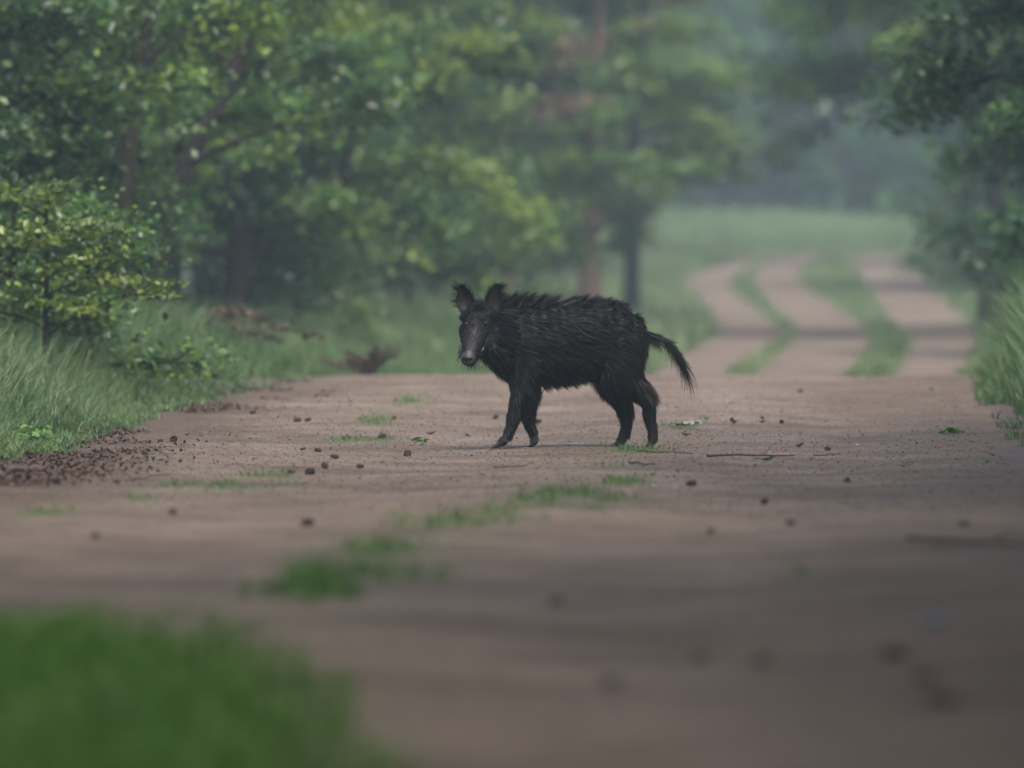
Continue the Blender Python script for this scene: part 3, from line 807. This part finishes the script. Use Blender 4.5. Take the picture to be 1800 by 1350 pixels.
faces_list = [np.concatenate(fs)] + ([BF3] if len(BF3) else [])
boar = empty('wild_boar', (BX, BY, H(.2, 40) + .004))
tag(boar, 'black bristly wild boar walking across the dirt track, head turned aside to stare', 'wild boar')
body = link('body', mesh_np('body', BVall, faces_list, [M_hide], True, {'face': faceA, 'snout': snoutA, 'pit': np.clip(pitA, 0, 1)}), boar)

def strands(name, root, d0, d1, length, width, tint, mat, parent, segs=3):
    """tapering bristles: start along d0 and bend towards d1"""
    n = len(root)
    W = np.cross(d0, rng.normal(0, 1, (n, 3))); W /= np.linalg.norm(W, axis=1)[:, None] + 1e-9
    W *= width[:, None] * .5
    rows = []; p = root.copy()
    ts = np.linspace(0, 1, segs + 1)
    for k, t in enumerate(ts):
        if k:
            dv = d0 * (1 - ts[k - 1]) + d1 * ts[k - 1]; dv /= np.linalg.norm(dv, axis=1)[:, None] + 1e-9
            p = p + dv * (length / segs)[:, None]
        tp = 1 - t ** 1.6
        if k < segs: rows += [p - W * tp, p + W * tp]
        else: rows += [p]
    V = np.stack(rows, 1); m = V.shape[1]
    b = np.arange(n)[:, None] * m
    q = np.concatenate([b + np.array([[2 * k, 2 * k + 1, 2 * k + 3, 2 * k + 2]]) for k in range(segs - 1)])
    t3 = b + np.array([[m - 3, m - 2, m - 1]])
    T = np.repeat(np.clip(tint, 0, 1)[:, None], m, 1); T[:, -3:] += .06
    return link(name, mesh_np(name, V.reshape(-1, 3), [q, t3], [mat], True, {'tint': np.clip(T, 0, 1).ravel()}), parent)

# sample the coat over the body surface
q = BF; A_, B_, C_, D_ = (BV[q[:, k]] for k in range(4))
nrm = np.cross(C_ - A_, D_ - B_); area = np.linalg.norm(nrm, axis=1) * .5; nrm /= np.linalg.norm(nrm, axis=1)[:, None] + 1e-12
if np.mean(np.sum(nrm * ((A_ + C_) / 2 - np.array([.2, 0, .48])), axis=1)) < 0: nrm = -nrm
NH = 72000
cen_ = (A_ + C_) / 2
pw = area * (1 + 2.2 * (cen_[:, 1] < -.24) * (cen_[:, 2] > .38))
idx = rng.choice(len(q), NH, p=pw / pw.sum())
u, v = rng.random(NH)[:, None], rng.random(NH)[:, None]
Pn = A_[idx] * (1 - u) * (1 - v) + B_[idx] * u * (1 - v) + C_[idx] * u * v + D_[idx] * (1 - u) * v
Nn = nrm[idx]
x_, y_, z_ = Pn.T
tH = head_t(Pn); dH = np.linalg.norm(Pn - (hd_axis0 + np.clip(tH, 0, 1.2)[:, None] * (hd_axis1 - hd_axis0)), axis=1)
is_head = sstep(.0, .25, tH) * (1 - sstep(.085, .12, dH)) * sstep(.17, .24, -y_)
leg = (1 - sstep(.24, .34, z_)) * (1 - is_head)
tail_m = sstep(.66, .69, x_) * sstep(.32, .40, z_)
flow = np.zeros((NH, 3))
flow[:] = (1, .3, -.38)
flow[:, 2] -= .9 * (1 - sstep(.32, .46, z_))
flow[:, 2] -= .8 * sstep(.48, .6, x_)
flow += leg[:, None] * np.array([.25, 0, -2.2])
headflow = (hd_axis0 - hd_axis1) / np.linalg.norm(hd_axis0 - hd_axis1)
hf = headflow + np.array([.0, .15, -.1]) + np.sign(x_ - (-.17))[:, None] * np.array([.25, .0, -.15])
flow = flow * (1 - is_head[:, None]) + hf * is_head[:, None] * 2
tt_ = np.array([.55, .05, -.85]); flow = flow * (1 - tail_m[:, None]) + tt_ * tail_m[:, None] * 2
flow += rng.normal(0, .16, (NH, 3))
flow -= Nn * np.sum(flow * Nn, axis=1)[:, None]
flow /= np.linalg.norm(flow, axis=1)[:, None] + 1e-9
length = .042 + .012 * rng.random(NH)
length *= 1 - .58 * is_head * sstep(.1, .6, tH) - .2 * is_head
length *= 1 - .45 * leg * (1 - sstep(.10, .2, z_))
under = sstep(.2, .75, -Nn[:, 2]) * (1 - leg) * (1 - is_head)
length += .018 * under
length *= 1 - .6 * tail_m
hind = sstep(.56, .62, x_) * (1 - sstep(.5, .56, z_)) * sstep(.2, .28, z_); length += .022 * hind
fore_back = ((x_ > .06) & (x_ < .2) & (z_ > .14) & (z_ < .30) & (Nn[:, 0] > .3)); length[fore_back] += .025
thigh_front = ((x_ > .34) & (x_ < .53) & (z_ > .16) & (z_ < .36) & (Nn[:, 0] < -.3)); length[thigh_front] += .018
keep = (np.linalg.norm(Pn - disc, axis=1) > .052) & (z_ > .045)
lift = .20 + .22 * under + .25 * (hind + fore_back + thigh_front).clip(0, 1) + .1 * rng.random(NH) + .12 * tail_m
# wet clumps: tips lean towards a shared guide
guides = rng.choice(NH, 3800, replace=False)
kd = kdtree.KDTree(len(guides))
for gi, g_ in enumerate(guides): kd.insert(Pn[g_], gi)
kd.balance()
near_g = np.array([guides[kd.find(p)[1]] for p in Pn])
d0 = flow * np.cos(lift)[:, None] + Nn * np.sin(lift)[:, None]
tipg = Pn[near_g] + (flow[near_g] * .96 + Nn[near_g] * .18) * length[near_g][:, None] * 1.1
d1 = tipg - Pn; d1 /= np.linalg.norm(d1, axis=1)[:, None] + 1e-9
d1 = .65 * d1 + .35 * d0; d1[:, 2] -= .12
gt = rng.random(NH)[near_g]
tint = .12 + .25 * gt * rng.random(NH) + .16 * (rng.random(NH) > .93)
tint += .30 * is_head * rng.random(NH) ** 1.6 * sstep(.2, .6, tH)
tint += .16 * sstep(.52, .64, x_) * sstep(.3, .45, z_)
k = keep
strands('fur', Pn[k], d0[k], d1[k], length[k] * rng.uniform(.7, 1.15, k.sum()), rng.uniform(.0013, .0024, k.sum()), tint[k], M_hair, body)

# mane along the spine, standing; thins towards the rump
n = 3600
t = rng.random(n) ** 1.35
sx = -.10 + t * .62
i0 = BV[:, 2] > .55
kt = kdtree.KDTree(int(i0.sum())); ids = np.flatnonzero(i0)
for j in ids: kt.insert(BV[j], int(j))
kt.balance()
rp = []
for a in sx:
    yy = (ax(a) if a > -.02 else ax(-.02) - (-.02 - a) * 1.2) + rng.normal(0, .022)
    co, j, ds = kt.find((a, yy, .72)); rp.append((a, yy, co[2] - .004))
rp = np.array(rp); rp[:, 0] += rng.normal(0, .006, n)
up = (1.05 * (1 - sstep(.0, .55, t)) + .30)
cl = rng.normal(0, .22, (60, 3))[np.clip((t * 60).astype(int), 0, 59)]
d0 = np.stack([.72 + cl[:, 0] + rng.normal(0, .07, n), .22 + cl[:, 1] + rng.normal(0, .10, n), up * 1.15 + cl[:, 2] + rng.normal(0, .06, n)], 1); d0 /= np.linalg.norm(d0, axis=1)[:, None]
d1 = d0 + np.array([.4, .1, -.20]); d1 /= np.linalg.norm(d1, axis=1)[:, None]
strands('mane', rp, d0, d1, (.098 - .045 * t) * rng.uniform(.55, 1.1, n), rng.uniform(.0018, .0032, n), .15 + .25 * rng.random(n) * (rng.random(n) > .5), M_hair, body)

# tail tuft
n = 520
tp = np.array([p[:3] for p in tail]); s = np.linspace(0, 1, len(tp)); u = rng.uniform(.45, 1.0, n)
rp = np.stack([np.interp(u, s, tp[:, k]) for k in range(3)], 1) + rng.normal(0, .004, (n, 3))
grp = rng.integers(0, 7, n); ga = rng.normal(0, .16, (7, 3))[grp]
d0 = np.array([.55, 0, -.8]) + ga * .8 + rng.normal(0, .07, (n, 3)); d0 /= np.linalg.norm(d0, axis=1)[:, None]
d1 = np.array([.10, 0, -1.0]) + ga * 1.3 + rng.normal(0, .04, (n, 3)); d1 /= np.linalg.norm(d1, axis=1)[:, None]
strands('tail_tuft', rp, d0, d1, rng.uniform(.06, .18, n) * (.55 + .7 * u), rng.uniform(.0016, .0028, n), rng.uniform(.05, .3, n), M_hair, body, 5)

# ear fringes and the tuft between the ears
R_, D0, D1, LN = [], [], [], []
for e, sg in ((earL, -1), (earR, 1)):
    Sg = e[2]
    outer = Sg[:, 0] if sg < 0 else Sg[:, -1]
    inner = Sg[:, -1] if sg < 0 else Sg[:, 0]
    for edge, cnt, dirv, ln, u0 in ((outer, 110, np.array([sg * 1.0, -.1, .15]), .040, .25), (outer, 60, np.array([sg * .75, -.1, .75]), .05, .8),
                                    (inner, 60, np.array([-sg * .25, -.1, .9]), .030, .2)):
        u = rng.uniform(u0, 1, cnt); s = np.linspace(0, 1, len(edge))
        p = np.stack([np.interp(u, s, edge[:, k]) for k in range(3)], 1)
        R_.append(p); D0.append(dirv + rng.normal(0, .16, (cnt, 3))); D1.append(dirv * .8 + np.array([sg * .3, 0, -.55]) + rng.normal(0, .15, (cnt, 3))); LN.append(ln * rng.uniform(.6, 1.15, cnt))
    # short fuzz inside and behind
    cnt = 420; a = rng.integers(1, len(Sg), cnt); b = rng.integers(0, Sg.shape[1], cnt)
    R_.append(Sg[a, b] + e[3] * rng.choice([-.001, .008], cnt)[:, None]); dv = np.array([sg * .3, -.25, .8]) + rng.normal(0, .3, (cnt, 3)); D0.append(dv); D1.append(dv + np.array([0, 0, -.1])); LN.append(rng.uniform(.008, .018, cnt))
cnt = 420
R_.append(np.array([-.152, -.262, .655]) + rng.normal(0, 1, (cnt, 3)) * np.array([.024, .02, .010])); dv = np.array([.02, .25, .9]) + rng.normal(0, .25, (cnt, 3)); D0.append(dv); D1.append(dv + np.array([0, .4, .1])); LN.append(rng.uniform(.03, .06, cnt))
# whiskers and beard under the jaw
cnt = 260
u = rng.random(cnt); p = np.array([-.15, -.25, .475]) * (1 - u)[:, None] + np.array([-.197, -.40, .385]) * u[:, None] + rng.normal(0, 1, (cnt, 3)) * np.array([.026, .01, .006])
R_.append(p); dv = np.array([.1, .1, -.9]) + rng.normal(0, .25, (cnt, 3)); D0.append(dv); D1.append(dv + np.array([.3, .2, 0])); LN.append(rng.uniform(.02, .045, cnt))
cnt = 120
p = np.array([-.232, -.33, .455]) + rng.normal(0, 1, (cnt, 3)) * np.array([.008, .02, .02])
R_.append(p); dv = np.array([-.5, .1, -.8]) + rng.normal(0, .2, (cnt, 3)); D0.append(dv); D1.append(dv + np.array([.3, 0, -.2])); LN.append(rng.uniform(.02, .035, cnt))
R_ = np.concatenate(R_); D0 = np.concatenate(D0); D1 = np.concatenate(D1); LN = np.concatenate(LN)
D0 /= np.linalg.norm(D0, axis=1)[:, None]; D1 /= np.linalg.norm(D1, axis=1)[:, None]
strands('fringe_hair', R_, D0, D1, LN, rng.uniform(.0012, .0022, len(R_)), rng.uniform(.08, .45, len(R_)), M_hair, body)
# pale bristles on the cheek
cnt = 46
p = np.array([-.105, -.315, .485]) + rng.normal(0, 1, (cnt, 3)) * np.array([.020, .004, .010])
D0 = np.array([.55, -.35, -.75]) + rng.normal(0, .15, (cnt, 3)); D0 /= np.linalg.norm(D0, axis=1)[:, None]
M_pale = hair_material('pale_bristle', (.05, .035, .025), (.11, .08, .06), (.20, .15, .12))
strands('cheek_bristles', p, D0, D0, rng.uniform(.015, .03, cnt), np.full(cnt, .0016), rng.random(cnt), M_pale, body)

# eyes, tusks
M_eye = simple('boar_eye', [(.3, (.004, .003, .003)), (.7, (.010, .007, .006))], 20, .35, spec=.3)
M_tusk = simple('tusk_ivory', [(.3, (.13, .10, .08)), (.7, (.22, .18, .15))], 60, .5)
for ex, ey, ez in ((-.212, -.330, .582), (-.122, -.330, .586)):
    e = link('eye', mesh_np('eye', IV * .011 + np.array([ex, ey, ez]), [IF], [M_eye]), body)
for sg, px_ in ((-1, -.232), (1, -.138)):
    s = np.linspace(0, 1, 6)
    Q = np.stack([px_ + sg * .007 * s, -.372 - .012 * s + .01 * s * s, .460 + .018 * s], 1)
    V, F = tube(Q, .0042 * (1 - s * .8), 6)
    link('tusk', mesh_np('tusk', V, [F], [M_tusk]), body)

# ------------------------------------------------------------------ small things lying on the track
def on_track(px, py):
    x, d, z = ground_at_pixel(px, py)
    return x, d, z + .008
# pine cones
def cone_mesh():
    parts = []
    n_s = 8
    V = []; F = []
    prof = [(0, .30), (.15, .62), (.4, 1.0), (.65, .8), (.85, .5), (1.0, .12)]
    s = np.array([p[0] for p in prof]); r_ = np.array([p[1] for p in prof]) * .0125
    core = tube(np.stack([(s - .5) * .04, s * 0, s * 0], 1), r_ * .8, 7); parts.append(core)
    scales = []
    for ring in range(5):
        for k in range(7):
            a = k / 7 * 6.283 + ring * .45; t = .08 + ring * .19
            rr = np.interp(t, s, r_)
            c = np.array([(t - .5) * .04, math.cos(a) * rr * .75, math.sin(a) * rr * .75])
            out = np.array([.45, math.cos(a), math.sin(a)]); out /= np.linalg.norm(out)
            sd = np.array([0, -math.sin(a), math.cos(a)])
            v = np.stack([c - sd * .003, c + sd * .003, c + out * .006 + sd * .0035, c + out * .006 - sd * .0035])
            scales.append((v, np.array([[0, 1, 2, 3]])))
    a, b = join(parts + scales)
    return mesh_np('pine_cone', a, [b], [M_cone], False)
CM = cone_mesh()
cones = [(541, 743), (588, 809), (571, 826), (512, 836), (545, 838), (633, 826), (559, 797), (226, 801), (254, 802), (305, 779), (444, 730), (523, 744),
         (716, 805), (672, 773), (693, 740), (1374, 747), (1407, 692), (945, 746), (304, 909), (168, 951), (541, 930), (1344, 890), (1490, 851), (1215, 858), (1455, 795)]
for k, (px, py) in enumerate(cones):
    x, d, z = on_track(px, py)
    o = link('pine_cone', CM)
    s = random.uniform(.8, 1.25)
    o.location = (x, d, z + .008 * s); o.rotation_euler = (random.uniform(0, 6.28), random.uniform(-.3, .3), random.uniform(0, 6.28)); o.scale = (s, s, s)
    tag(o, 'small dark pine cone lying on the dirt track', 'pine cone', 'pine cones scattered on the track')
# twigs
def twig(px0, py0, px1, py1, rad, label, fork=True, group=None):
    a = on_track(px0, py0); b = on_track(px1, py1)
    a = np.array(a); b = np.array(b); L = np.linalg.norm(b - a)
    s = np.linspace(0, 1, 10)
    Q = a + (b - a) * s[:, None]
    Q[:, 1] += np.cumsum(np.random.default_rng(abs(int(px0))).normal(0, .02 * L, 10)); Q[:, 0] += np.random.default_rng(int(py0)).normal(0, .008 * L, 10)
    Q[:, 2] = height(Q[:, 0], Q[:, 1]) + .008 + rad + np.abs(np.random.default_rng(int(px1)).normal(0, rad * .8, 10))
    c = Q.mean(0); c[2] -= rad
    root = empty('twig', tuple(c))
    V, F = tube(Q - c, rad * (1 - .5 * s), 6); link('stem', mesh_np('stem', V, [F], [M_twig]), root)
    if fork:
        k = 6; dirv = (Q[-1] - Q[0]) / L; sd = np.array([dirv[0] * .6, dirv[1] + .5, .25])
        s2 = np.linspace(0, 1, 4)
        V, F = tube(Q[k] - c + sd * (s2 * L * .22)[:, None], rad * .5 * (1 - .6 * s2), 5); link('side_shoot', mesh_np('side_shoot', V, [F], [M_twig]), root)
    tag(root, label, 'twig', group)
twig(1122, 799, 1214, 803, .0045, 'thin twig lying just below the boar hind hooves')
twig(1246, 808, 1396, 806, .0065, 'long forked brown twig lying on the track behind the boar')
twig(1106, 821, 1152, 823, .006, 'short thick dark twig beside the turf patch below the boar', False)
twig(868, 827, 928, 824, .004, 'slender pale twig lying below the boar front hooves', False)
twig(1588, 958, 1830, 967, .007, 'long blurred dark stick lying across the bare dirt')
twig(-20, 752, 92, 768, .014, 'dark broken branch end lying in litter at the verge foot')
twig(228, 850, 300, 838, .004, 'thin curved twig lying on the pale rut near leaf litter', True)
twig(1430, 806, 1476, 804, .0035, 'very fine twig beside the long forked twig', False)
# fallen leaves
def leaf_shape(name, L, lobes, mat, curl):
    n = 9; s = np.linspace(0, 1, n)
    w = L * .28 * np.sin(np.pi * np.clip(s * .97 + .02, 0, 1)) ** .8 * (1 + .28 * np.cos(s * lobes * 6.283))
    V = []
    for k in range(n):
        z0 = curl * L * (s[k] - .5) ** 2 * 2
        V += [(s[k] * L - L / 2, -w[k], z0 + curl * w[k] * .9 + .002), (s[k] * L - L / 2, 0, z0 + .001), (s[k] * L - L / 2, w[k], z0 + curl * w[k] * .9 + .002)]
    i = np.arange(n) * 3
    F = np.concatenate([np.stack([i[:-1], i[1:], i[1:] + 1, i[:-1] + 1], -1), np.stack([i[:-1] + 1, i[1:] + 1, i[1:] + 2, i[:-1] + 2], -1)])
    return mesh_np(name, np.array(V), [F], [mat], True, {'tint': np.clip(rng.normal(.55, .1, n * 3), 0, 1)})
LB = leaf_shape('fallen_leaf', .075, 3, M_leaf_dead, .5); LG = leaf_shape('green_leaf', .075, 3, M_turf, .35); LP = leaf_shape('pale_leaf', .05, 2.5, simple('leaf_underside', [(.3, (.22, .24, .20)), (.7, (.34, .36, .32))], 60, .6), .35)
for px, py in [(757, 769), (822, 773), (1339, 742), (1288, 749), (1340, 748), (873, 742), (1590, 826), (1205, 771), (848, 931), (1655, 790)]:
    o = link('fallen_leaf', LB); x, d, z = on_track(px, py); o.location = (x, d, z + .004); o.rotation_euler = (random.uniform(-.4, .4), random.uniform(-.3, .3), random.uniform(0, 6.28))
    s = random.uniform(.55, 1.0); o.scale = (s, s, s * 1.2)
    tag(o, 'curled brown fallen oak leaf lying on the track', 'leaf', 'brown leaves fallen on the track')
for px, py in [(743, 788), (1240, 742), (535, 797), (1352, 816), (1593, 824), (1405, 792), (1636, 690), (1735, 820)]:
    o = link('fallen_leaf', LG); x, d, z = on_track(px, py); o.location = (x, d, z + .006); o.rotation_euler = (random.uniform(-.6, .6), random.uniform(-.3, .3), random.uniform(0, 6.28))
    s = random.uniform(.5, .9); o.scale = (s, s, s * 1.3)
    tag(o, 'fresh green fallen oak leaf lying on the track', 'leaf', 'green leaves fallen on the track')
for px, py in [(1582, 773), (1508, 788), (616, 774), (1330, 813), (694, 792), (1742, 805), (1150, 860), (180, 830)]:
    o = link('fallen_leaf', LP); x, d, z = on_track(px, py); o.location = (x, d, z + .004); o.rotation_euler = (random.uniform(-.3, .3), random.uniform(-.3, .3), random.uniform(0, 6.28))
    s = random.uniform(.4, .8); o.scale = (s, s, s)
    tag(o, 'small pale underside-up fallen leaf lying on the track', 'leaf', 'pale leaves fallen on the track')
def sprig(px, py, n, L, meshes, label, sc_=1.0):
    x, d, z = on_track(px, py)
    root = empty('leaf_sprig', (x, d, z))
    s = np.linspace(0, 1, 5); V, F = tube(np.stack([s * L - L / 2, s * 0, .006 + .012 * np.sin(s * 3)], 1), .0018 * (1 - .5 * s), 5)
    link('stem', mesh_np('stem', V, [F], [M_twig]), root)
    for k in range(n):
        o = link('leaf', meshes[k % len(meshes)], root); t = k / max(1, n - 1)
        o.location = (t * L - L / 2, random.uniform(-.02, .02), .012 + .014 * random.random()); o.rotation_euler = (random.uniform(-.9, .9), random.uniform(-.7, .3), random.uniform(0, 6.28)); o.scale = (sc_,) * 3
    tag(root, label, 'sprig')
sprig(1674, 770, 7, .09, [LG], 'fallen green oak sprig lying alone on bare dirt')
sprig(1206, 755, 9, .13, [LP, LG], 'pale and green fallen leaf sprig behind the boar tail', .8)
sprig(738, 785, 5, .06, [LG], 'tiny dark green sprig lying before the boar', .6)
# small verge herb at the left edge
r = np.random.default_rng(5)
hb = empty('herb'); C = r.normal(0, 1, (60, 3)) * np.array([.06, .06, .03]) + np.array([0, 0, .07])
link('foliage', leaf_mesh('foliage', C, r.uniform(.03, .06, 60), M_turf, r.normal(.75, .15, 60), r), hb)
V, F = join([tube(np.array([[0, 0, -.01], c * .6, c]), [.002, .0015, .001], 4) for c in C[:14]])
link('stems', mesh_np('stems', V, [F], [M_turf], True, {'tint': np.full(len(V), .5)}), hb)['kind'] = 'stuff'
x, d, z = on_track(62, 795); hb.location = (x, d, z)
tag(hb, 'small bright green herb growing in the dark leaf litter', 'herb')
# blurred clods and a grey stone in the foreground
def lump(px, py, s, mat, label, name, cat, group=None, seed=0):
    r = np.random.default_rng(seed + 900)
    V = IV * (1 + r.normal(0, .12, (len(IV), 1))) * np.array([1.25, 1.0, .6]) * s
    x, d, z = on_track(px, py); o = link(name, mesh_np(name, V, [IF], [mat], False)); o.location = (x, d, z + s * .3); o.rotation_euler[2] = r.random() * 6
    tag(o, label, cat, group)
M_clod = simple('earth_clod', [(.3, (.020, .015, .012)), (.7, (.060, .045, .036))], 40, .9)
M_grey = simple('grey_stone', [(.3, (.06, .07, .08)), (.7, (.12, .135, .15))], 40, .7)
lump(1640, 1106, .030, M_grey, 'blurred blue grey stone lying on the bare dirt', 'stone', 'stone')
for k, (px, py, s) in enumerate([(1572, 1162, .026), (1628, 1205, .024), (1230, 1168, .020), (1340, 1172, .022), (1075, 1210, .020), (978, 1065, .016), (1695, 928, .018), (1390, 926, .018), (1660, 1245, .026), (1250, 940, .014)]):
    lump(px, py, s, M_clod, 'small blurred clod of dark earth on the bare dirt', 'earth_clod', 'clod', 'earth clods on the track', k)

# ------------------------------------------------------------------ morning haze over everything
V = np.array([[x, y, z] for x in (-150, 150) for y in (-50, 345) for z in (-3, 30)], float)
F = np.array([[0, 1, 3, 2], [4, 6, 7, 5], [0, 4, 5, 1], [2, 3, 7, 6], [0, 2, 6, 4], [1, 5, 7, 3]])
hz = link('haze', mesh_np('haze', V, [F], (), False))
m = bpy.data.materials.new('morning_haze'); m.use_nodes = True; nt = m.node_tree; nt.nodes.clear()
o_ = nt.nodes.new('ShaderNodeOutputMaterial'); pv = nt.nodes.new('ShaderNodeVolumePrincipled')
pv.inputs['Color'].default_value = (.76, .93, 1.0, 1); pv.inputs['Density'].default_value = .0014; pv.inputs['Anisotropy'].default_value = .35
nt.links.new(pv.outputs[0], o_.inputs['Volume']); hz.data.materials.append(m)
tag(hz, 'thin pale morning haze between the trees', 'haze', kind='stuff')
